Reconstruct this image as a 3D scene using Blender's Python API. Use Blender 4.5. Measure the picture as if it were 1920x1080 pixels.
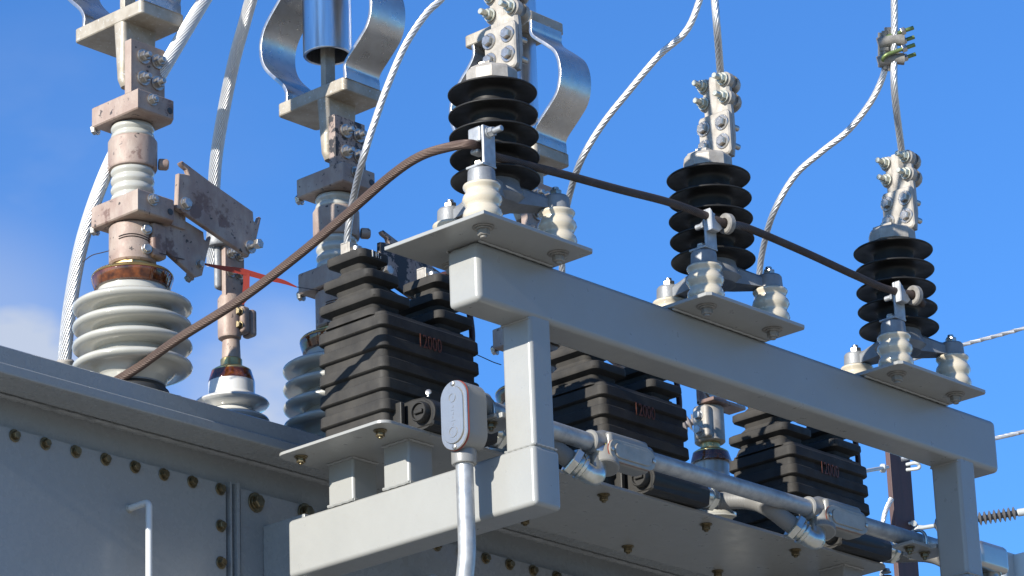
import bpy, bmesh, math, random
from math import radians as R_, sin, cos, pi, tau
from mathutils import Vector, Matrix
random.seed(4)
for o in list(bpy.data.objects): bpy.data.objects.remove(o)
S = bpy.context.scene
COL = S.collection
MM = 0.001          # geometry below is written in millimetres

# ---------------------------------------------------------------- camera
FOC = 6690.0
yaw, pit, rol = R_(47.95), R_(20.19), R_(-2.166)
FW = Vector((cos(pit)*sin(yaw), cos(pit)*cos(yaw), sin(pit)))
r0 = Vector((cos(yaw), -sin(yaw), 0)); u0 = r0.cross(FW)
RT = cos(rol)*r0 + sin(rol)*u0
UP = -sin(rol)*r0 + cos(rol)*u0
CP = Vector((-4786.5, -4277.4, -1927.5))
def ray(x, y): return (x-960)/FOC*RT - (y-540)/FOC*UP + FW
def P(x, y, d): return CP + ray(x, y)*d          # point seen at a photo pixel, d mm deep
cd = bpy.data.cameras.new("camera"); cam = bpy.data.objects.new("camera", cd); COL.objects.link(cam)
cam.matrix_world = Matrix(((RT.x, UP.x, -FW.x, CP.x*MM), (RT.y, UP.y, -FW.y, CP.y*MM), (RT.z, UP.z, -FW.z, CP.z*MM), (0, 0, 0, 1)))
cd.sensor_width = 36; cd.lens = FOC/1920*36; cd.clip_start = 0.1; cd.clip_end = 6000
S.camera = cam

# ---------------------------------------------------------------- world, sun
SUN = Vector((-1.0, -0.012, 0.38)).normalized()
W = bpy.data.worlds.new("World"); S.world = W; W.use_nodes = True
nt = W.node_tree; nt.nodes.clear()
out = nt.nodes.new('ShaderNodeOutputWorld'); bg = nt.nodes.new('ShaderNodeBackground')
sky = nt.nodes.new('ShaderNodeTexSky'); sky.sky_type = 'NISHITA'; sky.sun_disc = False
sky.sun_elevation = math.asin(SUN.z); sky.sun_rotation = math.atan2(SUN.x, SUN.y) % tau
sky.altitude = 300; sky.air_density = 1.0; sky.dust_density = 0.35; sky.ozone_density = 3.2
bg.inputs['Strength'].default_value = 0.084
tc = nt.nodes.new('ShaderNodeTexCoord')
mp = nt.nodes.new('ShaderNodeMapping'); mp.inputs['Scale'].default_value = (9, 9, 17)
nz = nt.nodes.new('ShaderNodeTexNoise'); nz.inputs['Scale'].default_value = 1.0; nz.inputs['Detail'].default_value = 5; nz.inputs['Roughness'].default_value = .55
rp = nt.nodes.new('ShaderNodeMapRange'); rp.inputs['From Min'].default_value = .40; rp.inputs['From Max'].default_value = .66
nt.links.new(tc.outputs['Generated'], mp.inputs['Vector']); nt.links.new(mp.outputs['Vector'], nz.inputs['Vector']); nt.links.new(nz.outputs['Fac'], rp.inputs['Value'])
def blob(px, py, a, b):       # a soft window of the sky in which cloud is allowed
    d = ray(px, py).normalized()
    n = nt.nodes.new('ShaderNodeVectorMath'); n.operation = 'DISTANCE'
    nt.links.new(tc.outputs['Generated'], n.inputs[0]); n.inputs[1].default_value = d
    m = nt.nodes.new('ShaderNodeMapRange'); m.interpolation_type = 'SMOOTHSTEP'
    m.inputs['From Min'].default_value = a; m.inputs['From Max'].default_value = b; m.inputs['To Min'].default_value = 1; m.inputs['To Max'].default_value = 0
    nt.links.new(n.outputs['Value'], m.inputs['Value']); return m.outputs['Result']
def math_(op, a, b):
    n = nt.nodes.new('ShaderNodeMath'); n.operation = op
    for i, v in enumerate((a, b)):
        if isinstance(v, (int, float)): n.inputs[i].default_value = v
        else: nt.links.new(v, n.inputs[i])
    return n.outputs[0]
b1 = blob(-80, 700, .020, .056); b2 = blob(520, 790, .008, .046); b3 = blob(150, 380, .01, .07)
mk = math_('ADD', math_('MULTIPLY', b1, 1.7), math_('MULTIPLY', b2, 1.15)); mk = math_('ADD', mk, math_('MULTIPLY', b3, .22))
fac = math_('MINIMUM', math_('MULTIPLY', math_('ADD', rp.outputs['Result'], .25), math_('MULTIPLY', mk, .86)), .85)
mx = nt.nodes.new('ShaderNodeMix'); mx.data_type = 'RGBA'
tint = nt.nodes.new('ShaderNodeMix'); tint.data_type = 'RGBA'; tint.blend_type = 'MULTIPLY'; tint.inputs['Factor'].default_value = 1
nt.links.new(sky.outputs[0], tint.inputs['A']); tint.inputs['B'].default_value = (0.53, 0.98, 1.50, 1)
nt.links.new(fac, mx.inputs['Factor']); nt.links.new(tint.outputs['Result'], mx.inputs['A'])
mx.inputs['B'].default_value = (4.3, 4.7, 5.4, 1)
nt.links.new(mx.outputs['Result'], bg.inputs['Color']); nt.links.new(bg.outputs[0], out.inputs[0])
sd = bpy.data.lights.new("sun", 'SUN'); sd.energy = 5.0; sd.angle = R_(0.53); sd.color = (1.0, .945, .85)
so = bpy.data.objects.new("sun", sd); COL.objects.link(so); so.rotation_euler = SUN.to_track_quat('Z', 'Y').to_euler(); so.location = (-5, -5, 6)
S.view_settings.view_transform = 'Standard'; S.view_settings.look = 'None'; S.view_settings.gamma = 1
S.view_settings.exposure = 0.78

# ---------------------------------------------------------------- materials
def material(name, col, rough=.5, metal=0., var=None, spots=None, bump=0., bscale=300, coat=0., rvar=0., spec=.5, streak=None, hi=None):
    """var=(colour2, scale, amount) soft mottling; spots=(colour, scale, lo, hi) worn patches with an edge of their own"""
    K = .9 if metal > .5 else .74
    dim = lambda c: tuple(v*K for v in c)
    col = dim(col); var = var and (dim(var[0]), *var[1:]); spots = [(dim(q[0]), *q[1:]) for q in (spots or [])]; streak = streak and (dim(streak[0]), *streak[1:])
    m = bpy.data.materials.new(name); m.use_nodes = True
    t = m.node_tree; b = t.nodes['Principled BSDF']
    b.inputs['Roughness'].default_value = rough; b.inputs['Metallic'].default_value = metal
    b.inputs['Specular IOR Level'].default_value = spec
    b.inputs['Coat Weight'].default_value = coat; b.inputs['Coat Roughness'].default_value = .08
    g = t.nodes.new('ShaderNodeNewGeometry').outputs['Position']
    def noise(scale, detail=4, rough_=.6, vec=None):
        n = t.nodes.new('ShaderNodeTexNoise'); n.inputs['Scale'].default_value = scale; n.inputs['Detail'].default_value = detail; n.inputs['Roughness'].default_value = rough_
        t.links.new(vec or g, n.inputs['Vector']); return n.outputs['Fac']
    def rng(f, a, b_, lo=0., hi_=1.):
        n = t.nodes.new('ShaderNodeMapRange'); t.links.new(f, n.inputs['Value'])
        for k, v in (('From Min', a), ('From Max', b_), ('To Min', lo), ('To Max', hi_)): n.inputs[k].default_value = v
        return n.outputs['Result']
    def mix(fac_, A, B):
        n = t.nodes.new('ShaderNodeMix'); n.data_type = 'RGBA'; t.links.new(fac_, n.inputs['Factor'])
        for k, v in (('A', A), ('B', B)):
            if isinstance(v, tuple): n.inputs[k].default_value = (*v, 1)
            else: t.links.new(v, n.inputs[k])
        return n.outputs['Result']
    c = col
    if var: c = mix(rng(noise(var[1]), .35, .68, 0, var[2]), c, var[0])
    if streak:   # stretched along z
        mpn = t.nodes.new('ShaderNodeMapping'); mpn.inputs['Scale'].default_value = streak[3] if len(streak) > 3 else (1, 1, .08); t.links.new(g, mpn.inputs['Vector'])
        c = mix(rng(noise(streak[1], 3, .6, mpn.outputs['Vector']), .42, .66, 0, streak[2]), c, streak[0])
    for sp in (spots or []): c = mix(rng(noise(sp[1], 6, .62), sp[2], sp[3]), c, sp[0])
    if isinstance(c, tuple): b.inputs['Base Color'].default_value = (*c, 1)
    else: t.links.new(c, b.inputs['Base Color'])
    if rvar: t.links.new(rng(noise(35), .3, .7, max(.04, rough-rvar), min(1, rough+rvar)), b.inputs['Roughness'])
    if bump:
        bn = t.nodes.new('ShaderNodeBump'); bn.inputs['Strength'].default_value = bump; bn.inputs['Distance'].default_value = .001
        t.links.new(noise(bscale, 3), bn.inputs['Height']); t.links.new(bn.outputs['Normal'], b.inputs['Normal'])
    return m
M = {}
M['paint'] = material('grey_enamel_paint', (.365, .367, .35), .34, var=((.335, .337, .322), 9, .6), bump=.22, bscale=160, rvar=.08, spots=[((.30, .29, .26), 420, .72, .76)])
M['tankpaint'] = material('tank_grey_paint', (.36, .375, .375), .27, var=((.325, .34, .345), 4, .6), bump=.18, bscale=90, rvar=.07, spots=[((.20, .19, .17), 260, .735, .76)])
M['weld'] = material('painted_weld', (.43, .44, .42), .5, var=((.28, .26, .22), 60, .8), bump=1.2, bscale=260)
M['whitepaint'] = material('white_handle_paint', (.72, .73, .72), .3)
M['rubber'] = material('black_shed_rubber', (.018, .0175, .017), .5, spec=.3, var=((.035, .034, .032), 30, .6), bump=.1, bscale=500, rvar=.08)
M['epoxy'] = material('dusty_black_epoxy', (.037, .0355, .034), .7, spec=.22, var=((.070, .065, .058), 22, .7), bump=.35, bscale=420, rvar=.1, spots=[((.15, .135, .11), 170, .68, .76)])
M['epoxyd'] = material('black_moulded_plastic', (.030, .029, .027), .5, spec=.3, var=((.04, .038, .035), 30, .6), bump=.2, bscale=400)
M['porc'] = material('grey_glazed_porcelain', (.53, .52, .465), .2, var=((.44, .43, .38), 14, .6), coat=.3, bump=.05, bscale=60)
M['porcwhite'] = material('white_glazed_porcelain', (.74, .73, .69), .14, var=((.66, .65, .60), 20, .5), coat=.5)
M['cream'] = material('cream_glazed_porcelain', (.66, .59, .46), .18, var=((.59, .52, .40), 20, .6), coat=.35, bump=.06, bscale=70)
M['galv'] = material('galvanised_steel', (.46, .47, .47), .5, .6, var=((.31, .32, .33), 45, 1.), bump=.15, bscale=200, rvar=.12)
M['cast'] = material('grey_cast_aluminium', (.31, .32, .33), .55, .3, var=((.22, .23, .245), 40, .8), bump=.45, bscale=260, rvar=.1)
M['castlight'] = material('weathered_aluminium_casting', (.50, .465, .415), .6, .25, var=((.33, .30, .26), 45, .85), bump=.45, bscale=240, rvar=.1, spots=[((.22, .19, .16), 120, .66, .72)])
M['alplate'] = material('dull_aluminium_plate', (.50, .45, .37), .55, .25, var=((.33, .28, .21), 22, .9), bump=.4, bscale=260, spots=[((.62, .61, .58), 150, .60, .68)])
M['albar'] = material('rolled_aluminium_strap', (.60, .585, .56), .3, .9, var=((.50, .47, .43), 40, .6), bump=.25, bscale=60, rvar=.08)
M['altube'] = material('bright_aluminium_tube', (.68, .69, .71), .28, .95, streak=((.38, .38, .40), 45, .6), bump=.1, bscale=120, spots=[((.10, .10, .11), 70, .70, .73)])
M['copper'] = material('tarnished_copper', (.47, .385, .32), .6, .1, var=((.33, .235, .19), 14, 1.), bump=.45, bscale=240, rvar=.1, streak=((.30, .20, .165), 40, .6, (1, 1, .3)), spots=[((.20, .125, .10), 10, .585, .62), ((.055, .045, .042), 60, .63, .67), ((.06, .05, .05), 240, .66, .72)])
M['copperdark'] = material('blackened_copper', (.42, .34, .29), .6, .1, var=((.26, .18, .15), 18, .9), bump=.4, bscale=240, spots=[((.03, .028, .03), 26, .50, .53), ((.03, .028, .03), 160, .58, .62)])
M['brass'] = material('yellow_brass', (.56, .42, .18), .34, .9, var=((.42, .31, .14), 40, .8), bump=.1)
M['zinc'] = material('yellow_zinc_bolt', (.26, .21, .12), .38, .8, var=((.12, .09, .05), 90, .9), bump=.3)
M['bolt'] = material('stainless_bolt', (.52, .50, .47), .33, .9, var=((.33, .30, .26), 90, .8), bump=.2)
M['boltgreen'] = material('plated_bolt', (.56, .56, .49), .4, .7, var=((.40, .41, .33), 90, .7), bump=.2)
M['darkmetal'] = material('dark_steel', (.07, .068, .065), .5, .6)
M['alcable'] = material('aluminium_strand', (.62, .62, .62), .42, .75, var=((.52, .52, .53), 70, .7))
M['cucable'] = material('brown_copper_strand', (.115, .073, .057), .5, .35, var=((.09, .058, .048), 30, .8), bump=.2, spots=[((.45, .44, .43), 46, .76, .78)])
M['grayfit'] = material('grey_painted_fitting', (.265, .262, .25), .38, .1, var=((.28, .275, .255), 40, .6), bump=.25, bscale=300)
M['hose'] = material('grey_flexible_hose', (.20, .195, .185), .55, bump=.15, bscale=120)
M['chrome'] = material('zinc_plated_connector', (.66, .66, .62), .28, .9, var=((.48, .49, .40), 60, .6), bump=.15)
M['castgrey'] = material('dirty_grey_casting', (.36, .34, .31), .6, .2, var=((.20, .19, .17), 60, .9), bump=.5, bscale=200)
M['cover'] = material('pressed_cover_plate', (.50, .48, .44), .3, .8, var=((.45, .44, .41), 40, .6), bump=.2, bscale=300)
M['coverdull'] = material('tan_grey_cover_plate', (.43, .40, .35), .5, .3, var=((.33, .31, .27), 40, .8), bump=.3, bscale=200)
M['gasket'] = material('orange_gasket', (.34, .05, .025), .5)
M['yellow'] = material('yellow_throat_ring', (.62, .58, .06), .5)
M['red'] = material('red_flag_tape', (.29, .026, .014), .5)
M['cushade'] = material('shade_toned_copper_strand', (.05, .036, .031), .6, .1, var=((.085, .06, .05), 20, .8), bump=.3, spots=[((.4, .39, .38), 46, .78, .80)])  # darker copy of the brown cable copper, with shade put into its colour
M['wire'] = material('thin_dark_wire', (.06, .045, .045), .5, .3)
M['green'] = material('green_plated_u_bolt', (.20, .27, .09), .42, .55, var=((.11, .14, .06), 60, .8))
M['orange'] = material('rating_paint', (.12, .032, .012), .6)
M['white'] = material('marking_paint', (.6, .6, .58), .5)
M['rustpole'] = material('rust_brown_column', (.085, .036, .032), .6, .0, streak=((.055, .028, .026), 60, .8), bump=.5, bscale=160)
M['polymer'] = material('brown_polymer_sheds', (.12, .115, .115), .4)
M['insgray'] = material('grey_polymer_sheds', (.30, .27, .26), .4)
M['cab'] = material('pale_cabinet_paint', (.56, .58, .56), .38, var=((.50, .52, .50), 8, .5))
M['lead'] = material('red_brown_lead', (.065, .022, .016), .45)
def amber():
    m = bpy.data.materials.new('amber_glass'); m.use_nodes = True; b = m.node_tree.nodes['Principled BSDF']
    t = m.node_tree; g = t.nodes.new('ShaderNodeNewGeometry'); n = t.nodes.new('ShaderNodeTexNoise'); n.inputs['Scale'].default_value = 60; t.links.new(g.outputs['Position'], n.inputs['Vector'])
    r = t.nodes.new('ShaderNodeValToRGB'); r.color_ramp.elements[0].position = .35; r.color_ramp.elements[1].position = .7
    r.color_ramp.elements[0].color = (.05, .012, .004, 1); r.color_ramp.elements[1].color = (.26, .075, .018, 1)
    t.links.new(n.outputs['Fac'], r.inputs['Fac']); t.links.new(r.outputs['Color'], b.inputs['Base Color'])
    b.inputs['Roughness'].default_value = .06; b.inputs['Transmission Weight'].default_value = .35; b.inputs['IOR'].default_value = 1.5; b.inputs['Coat Weight'].default_value = .5
    return m
M['amber'] = amber()

# ---------------------------------------------------------------- mesh helpers (mm)
def frame(d):
    d = Vector(d).normalized(); a = Vector((0, 0, 1)) if abs(d.z) < .9 else Vector((1, 0, 0))
    u = a.cross(d).normalized(); return u, d.cross(u), d
BASE = {}
SH = Vector((0, 0, 0))
class MB:
    def __init__(s): s.v = []; s.f = []
    def add(s, vs, fs):
        n = len(s.v); s.v += [Vector(v) for v in vs]; s.f += [tuple(i+n for i in f) for f in fs]; return s
    def frombm(s, bm, mat=None):
        bm.verts.ensure_lookup_table()
        s.add([(mat @ v.co) if mat else v.co.copy() for v in bm.verts], [[v.index for v in f.verts] for f in bm.faces]); bm.free(); return s
    def box(s, x0, x1, y0, y1, z0, z1, bev=2., seg=2, mat=None):
        bm = bmesh.new(); bmesh.ops.create_cube(bm, size=1)
        for v in bm.verts: v.co = Vector(((x0+x1)/2+v.co.x*(x1-x0), (y0+y1)/2+v.co.y*(y1-y0), (z0+z1)/2+v.co.z*(z1-z0)))
        if bev: bmesh.ops.bevel(bm, geom=bm.edges[:], offset=bev, segments=seg, profile=.5, affect='EDGES')
        bm.verts.index_update(); return s.frombm(bm, mat)
    def rings(s, rings, cap=True, closed=False):
        n = len(rings[0]); vs = [p for r in rings for p in r]; fs = []
        m = len(rings)
        for i in range(m if closed else m-1):
            j = (i+1) % m
            for k in range(n): fs.append((i*n+k, i*n+(k+1) % n, j*n+(k+1) % n, j*n+k))
        if cap and not closed: fs += [tuple(range(n))[::-1], tuple((m-1)*n+k for k in range(n))]
        return s.add(vs, fs)
    def loft(s, lst, seg=5):      # (z, cx, cy, hx, hy, r) rounded rectangles stacked in z
        rs = []
        for z, cx, cy, hx, hy, r in lst:
            r = min(r, hx-.01, hy-.01)
            ring = []
            for (sx, sy, a0) in ((1, 1, 0), (-1, 1, pi/2), (-1, -1, pi), (1, -1, 1.5*pi)):
                for k in range(seg+1):
                    a = a0+pi/2*k/seg; ring.append((cx+sx*(hx-r)+r*cos(a), cy+sy*(hy-r)+r*sin(a), z))
            rs.append(ring)
        return s.rings(rs)
    def lathe(s, prof, c=(0, 0, 0), d=(0, 0, 1), seg=48, cap=True):     # prof: (radius, height)
        u, v, w = frame(d); c = Vector(c)
        rs = [[c+w*h+(u*cos(tau*k/seg)+v*sin(tau*k/seg))*max(r, .01) for k in range(seg)] for r, h in prof]
        return s.rings(rs, cap)
    def cyl(s, a, b, r, seg=20, bev=.8, r2=None):
        a = Vector(a); b = Vector(b); L = (b-a).length; r2 = r if r2 is None else r2; bev = min(bev, L*.3, r*.4)
        return s.lathe([(r-bev, 0), (r, bev), (r2, L-bev), (r2-bev, L)], a, b-a, seg)
    def hex(s, c, d, r, h, rot=0.3):
        u, v, w = frame(d); c = Vector(c); rs = []
        for rr, hh in ((r*.93, 0), (r, h*.12), (r, h*.85), (r*.86, h)):
            rs.append([c+w*hh+(u*cos(tau*k/6+rot)+v*sin(tau*k/6+rot))*rr for k in range(6)])
        return s.rings(rs)
    def bolt(s, c, d, r=8, h=7, wr=None, wt=2.5, stud=0, sr=None, rot=.3):
        d = Vector(d).normalized(); c = Vector(c); wr = wr or r*1.35
        s.cyl(c, c+d*wt, wr, 24, .5); s.hex(c+d*wt, d, r, h, rot)
        if stud: s.cyl(c+d*(wt+h*.8), c+d*(wt+h+stud), sr or r*.52, 12, 1)
        return s
    def prism(s, poly, plane, a, b, bev=1.2):       # 2-D outline extruded from a to b along the third axis
        bm = bmesh.new()
        def mk(p, t): return {'xz': (p[0], t, p[1]), 'yz': (t, p[0], p[1]), 'xy': (p[0], p[1], t)}[plane]
        A = [bm.verts.new(mk(p, a)) for p in poly]; B = [bm.verts.new(mk(p, b)) for p in poly]
        n = len(poly); fa = bm.faces.new(A); fb = bm.faces.new(B[::-1])
        for i in range(n): bm.faces.new((A[(i+1) % n], A[i], B[i], B[(i+1) % n]))
        bmesh.ops.recalc_face_normals(bm, faces=bm.faces[:])
        if bev:
            es = [e for e in fa.edges]+[e for e in fb.edges]
            bmesh.ops.bevel(bm, geom=es, offset=bev, segments=1, affect='EDGES')
        bm.verts.index_update(); return s.frombm(bm)
    def sweep(s, pts, ringf, cap=True):       # ringf(i, t, arc) -> list of (a, b) offsets in the moving frame
        T = [((pts[min(i+1, len(pts)-1)]-pts[max(i-1, 0)])).normalized() for i in range(len(pts))]
        u, v, _ = frame(T[0]); rs = []; arc = 0
        for i, p in enumerate(pts):
            if i: arc += (p-pts[i-1]).length
            u = (u-T[i]*u.dot(T[i])).normalized(); v = T[i].cross(u)
            rs.append([p+u*a+v*b for a, b in ringf(i, arc)])
        return s.rings(rs, cap)
    def tube(s, pts, r, seg=14, bulge=None):
        pts = [Vector(p) for p in pts]
        return s.sweep(pts, lambda i, a: [((r+(bulge(a) if bulge else 0))*cos(tau*k/seg), (r+(bulge(a) if bulge else 0))*sin(tau*k/seg)) for k in range(seg)])
    def strand(s, pts, r, lobes=9, pitch=150, dep=.17, per=6):
        n = lobes*per
        def rf(i, a):
            ph = tau*a/pitch; o = []
            for k in range(n):
                th = tau*k/n; q = abs(sin(lobes*th/2)); rr = r*(1-dep+dep*q**.6); o.append((rr*cos(th+ph), rr*sin(th+ph)))
            return o
        return s.sweep(pts, rf)
    def strip(s, prof, x0, x1, th):   # bent flat bar: (y,z) path with thickness th, from x0 to x1
        n = len(prof); L = []; Rr = []
        for i in range(n):
            a = Vector(prof[max(i-1, 0)]); b = Vector(prof[min(i+1, n-1)]); t = (b-a).normalized(); nn = Vector((-t.y, t.x)); p = Vector(prof[i])
            L.append(p+nn*th/2); Rr.append(p-nn*th/2)
        rs = []
        for a, b in zip(L, Rr):
            e = 1.2; m = (a-b).normalized()*e
            rs.append([(x0, a.x-m.x, a.y-m.y), (x0+e, a.x, a.y), (x1-e, a.x, a.y), (x1, a.x-m.x, a.y-m.y), (x1, b.x+m.x, b.y+m.y), (x1-e, b.x, b.y), (x0+e, b.x, b.y), (x0, b.x+m.x, b.y+m.y)])
        return s.rings(rs)
    def build(s, name, mat, parent=None, ang=38, label=None, wn=True):
        b = BASE.get(parent.name, Vector((0, 0, 0))) if parent else Vector((0, 0, 0))
        me = bpy.data.meshes.new(name)
        me.from_pydata([(v+SH-b)*MM for v in s.v], [], s.f); me.update()
        bm = bmesh.new(); bm.from_mesh(me); bmesh.ops.recalc_face_normals(bm, faces=bm.faces[:]); bm.to_mesh(me); bm.free()
        me.polygons.foreach_set('use_smooth', [True]*len(me.polygons)); me.set_sharp_from_angle(angle=R_(ang))
        me.materials.append(M[mat] if isinstance(mat, str) else mat)
        o = bpy.data.objects.new(name, me); COL.objects.link(o)
        if wn: wm = o.modifiers.new('normals', 'WEIGHTED_NORMAL'); wm.keep_sharp = True; wm.weight = 90
        if parent: o.parent = parent; BASE[o.name] = b
        if label: o['label'] = label
        return o
def spline(pts, n=14):
    pts = [Vector(p) for p in pts]; q = [pts[0]*2-pts[1]]+pts+[pts[-1]*2-pts[-2]]; o = []
    for i in range(1, len(q)-2):
        for k in range(n):
            t = k/n; a, b, c, d = q[i-1], q[i], q[i+1], q[i+2]
            o.append(.5*((2*b)+(c-a)*t+(2*a-5*b+4*c-d)*t*t+(3*b-a-3*c+d)*t**3))
    o.append(q[-2]); return o
def pxpath(lst, n=36): return spline([P(*p) for p in lst], n)
def tag(o, label, cat, group=None):
    o['label'] = label; o['category'] = cat
    if group: o['group'] = group
    return o
def thing(name, label, cat, loc, group=None):
    o = bpy.data.objects.new(name, None); COL.objects.link(o); o.empty_display_size = .05
    loc = Vector(loc)+SH; o.location = loc*MM; BASE[o.name] = loc; return tag(o, label, cat, group)
def copy_tree(o, off=None, label=None, parent=None):
    c = o.copy(); COL.objects.link(c)
    if parent: c.parent = parent
    if off is not None: c.location = o.location+Vector(off)*MM; BASE[c.name] = BASE[o.name]+Vector(off)
    if label: c['label'] = label
    for ch in [x for x in COL.objects if x.parent == o]: copy_tree(ch, parent=c)
    return c
def textmesh(name, txt, size, mat, parent, origin, xdir, ydir, label=None, sx=1.0, font_off=0.0):
    cu = bpy.data.curves.new(name, 'FONT'); cu.body = txt; cu.size = size*MM; cu.extrude = .0005; cu.offset = font_off
    t = bpy.data.objects.new('t', cu); COL.objects.link(t); dg = bpy.context.evaluated_depsgraph_get()
    me = bpy.data.meshes.new_from_object(t.evaluated_get(dg)); bpy.data.objects.remove(t)
    xd = Vector(xdir); yd = Vector(ydir); zd = xd.cross(yd); b = BASE[parent.name]
    for v in me.vertices: c = v.co.copy(); v.co = (Vector(origin)-b)*MM+xd*c.x*sx+yd*c.y+zd*c.z
    me.materials.clear(); me.materials.append(M[mat]); me.name = name
    o = bpy.data.objects.new(name, me); COL.objects.link(o); o.parent = parent; BASE[o.name] = b
    return o

# ---------------------------------------------------------------- ground
g = MB(); g.add([(-2e6, -2e6, -3600), (2e6, -2e6, -3600), (2e6, 2e6, -3600), (-2e6, 2e6, -3600)], [(0, 1, 2, 3)])
M['gravel'] = material('yard_gravel', (.56, .51, .41), .95, var=((.45, .41, .33), 2, .7), spots=[((.36, .34, .30), 30, .55, .6)])
go = g.build('ground', 'gravel'); go['kind'] = 'structure'

# ---------------------------------------------------------------- transformer tank
X0, X1 = -845, 3400
tank = thing('transformer_tank', 'large grey painted steel transformer tank with bolted side panels under the bushings', 'transformer tank', (0, 860, -3600))
m = MB(); m.box(X0, X1, 812, 2400, -3550, 292, 4); m.box(X0-10, X1+60, 900, 2300, -3600, -3552, 2); m.build('tank_wall', 'tankpaint', tank)
# cover with a downturned, rounded lip
m = MB(); prof = [(680, 323), (680, 291), (683, 287), (690, 286), (814, 286), (814, 294), (840, 294), (2460, 294), (2460, 323), (2454, 326), (684, 326)]
m.rings([[(x, y, z) for y, z in prof] for x in (X0-28, X1+40)]); m.build('cover', 'tankpaint', tank, ang=30)
m = MB(); m.rings([[(x, y, z) for y, z in [(676, 289), (674.5, 287), (674.5, 274), (676.5, 269.5), (681, 268), (760, 268), (762, 270), (762, 285.6), (700, 285.8), (685, 289.5), (679.8, 291)]] for x in (X0-28, X1+40)]); m.build('cover_rim', 'tankpaint', tank, ang=30)
m = MB(); rnd = random.Random(3)
m.sweep([Vector((x, 808, 282)) for x in range(X0, X1, 12)], lambda i, a: [((6+1.2*sin(i*1.9)+rnd.random())*cos(tau*k/8), (6+1.2*sin(i*1.9))*sin(tau*k/8)) for k in range(8)])
m.build('weld_seam', 'tankpaint', tank)
def panel(x0, x1, z0=-1500, z1=215): return MB().box(x0, x1, 795, 811.5, z0, z1, 1.6).build('bolted_panel', 'tankpaint', tank)
panel(-838, -50); panel(-10, 208); panel(236, 1500)
m = MB(); m.box(-42, -37, 791, 812, -1500, 222, 1); m.build('joint_flange', 'tankpaint', tank)
m = MB(); m.box(-27, -19, 787, 812, -1500, 222, 1); m.build('joint_flange', 'tankpaint', tank)
m = MB(); m.box(50, 74, 671.5, 794.5, -900, 146, 4); m.build('bracket', 'tankpaint', tank)
def tbolt(x, z, big=False):
    mb = MB()
    if big: mb.cyl((x, 794.7, z), (x, 791, z), 21, 28, 1); mb.cyl((x, 791, z), (x, 788.5, z), 15, 24, .6); mb.hex((x, 788.5, z), (0, -1, 0), 13.5, 11, .2)
    else: mb.cyl((x, 794.7, z), (x, 792, z), 13, 24, .8); mb.hex((x, 792, z), (0, -1, 0), 8.6, 9, random.random())
    return mb.build('bolt', 'zinc', tank)
for i in range(0, 10): tbolt(-67-76.5*i, 201)
for i in range(1, 6): tbolt(-66.5, 201-77*i)
tbolt(31, 192, True); tbolt(172, 197, True)
for i in range(11): tbolt(258+76.5*i, 201)
def grab(x, z):
    m = MB(); pts = [(x, 794, z)]+[(x, 747-10*sin(a), z-10+10*cos(a)) for a in [k*pi/16 for k in range(9)]]+[(x, 737, z-700)]
    m.tube(pts, 6.7, 18); h = m.build('handle', 'whitepaint', tank)
    m = MB(); m.lathe([(9.5, 0), (9, 2), (7, 5)], (x, 795, z), (0, -1, 0), 18); m.build('weld_bead', 'weld', h)
grab(-310, 113); grab(500, 109)

# ---------------------------------------------------------------- steel support frame
fr = thing('support_frame', 'light grey square-tube steel frame carrying the three black arresters on its top beam', 'steel frame', (0, 300, -0))
def tubebox(name, x0, x1, y0, y1, z0, z1, r=7, mat='paint'): return MB().box(x0, x1, y0, y1, z0, z1, r, 3).build(name, mat, fr)
def capped(name, ax, x0, x1, y0, y1, z0, z1, r=9):
    m = MB(); m.box(x0, x1, y0, y1, z0, z1, r, 3); return m.build(name, 'paint', fr)
capped('top_beam', 'x', -138, 1545, 0, 82, 375, 496, 12)
for dx in (0, 1386):
    tubebox('post', 6+dx, 68+dx, 3, 79, 110, 400, 9)
    for z, segs in ((374.5, (((6, 5), (6, 77)), ((8, 79), (66, 79)))), (121, (((6, 3), (68, 3)), ((6, 3), (6, 79))))):
        for a, b in segs:
            n = 14; MB().tube([Vector((a[0]+(b[0]-a[0])*k/n+dx, a[1]+(b[1]-a[1])*k/n, z+.6*sin(k*2.3))) for k in range(n+1)], 2.4, 6).build('weld_seam', 'paint', fr)
    capped('crossbeam', 'y', 0+dx, 75+dx, 0, 671, 0, 120, 10)
for dx in (0, 1386):
    for y0 in (330, 484):
        tubebox('riser', 3+dx, 72+dx, y0, y0+72, 120.5, 211, 6)
    for y0 in (330, 484):
        for z in (122, 209.5):
            for a, b in (((3, y0), (72, y0)), ((3, y0), (3, y0+72))):
                n = 10; MB().tube([Vector((a[0]+(b[0]-a[0])*k/n+dx, a[1]+(b[1]-a[1])*k/n, z+.7*sin(k*2.1))) for k in range(n+1)], 3.4, 6).build('weld_seam', 'paint', fr)
m = MB(); m.loft([(211, 697, 440, 803.5, 150.5, 22), (212, 697, 440, 805, 152, 23), (217.5, 697, 440, 805, 152, 23), (218.5, 697, 440, 803.5, 150.5, 22)]); m.build('shelf', 'paint', fr)
AX = [-71, 584, 1216]      # arrester axes
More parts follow.
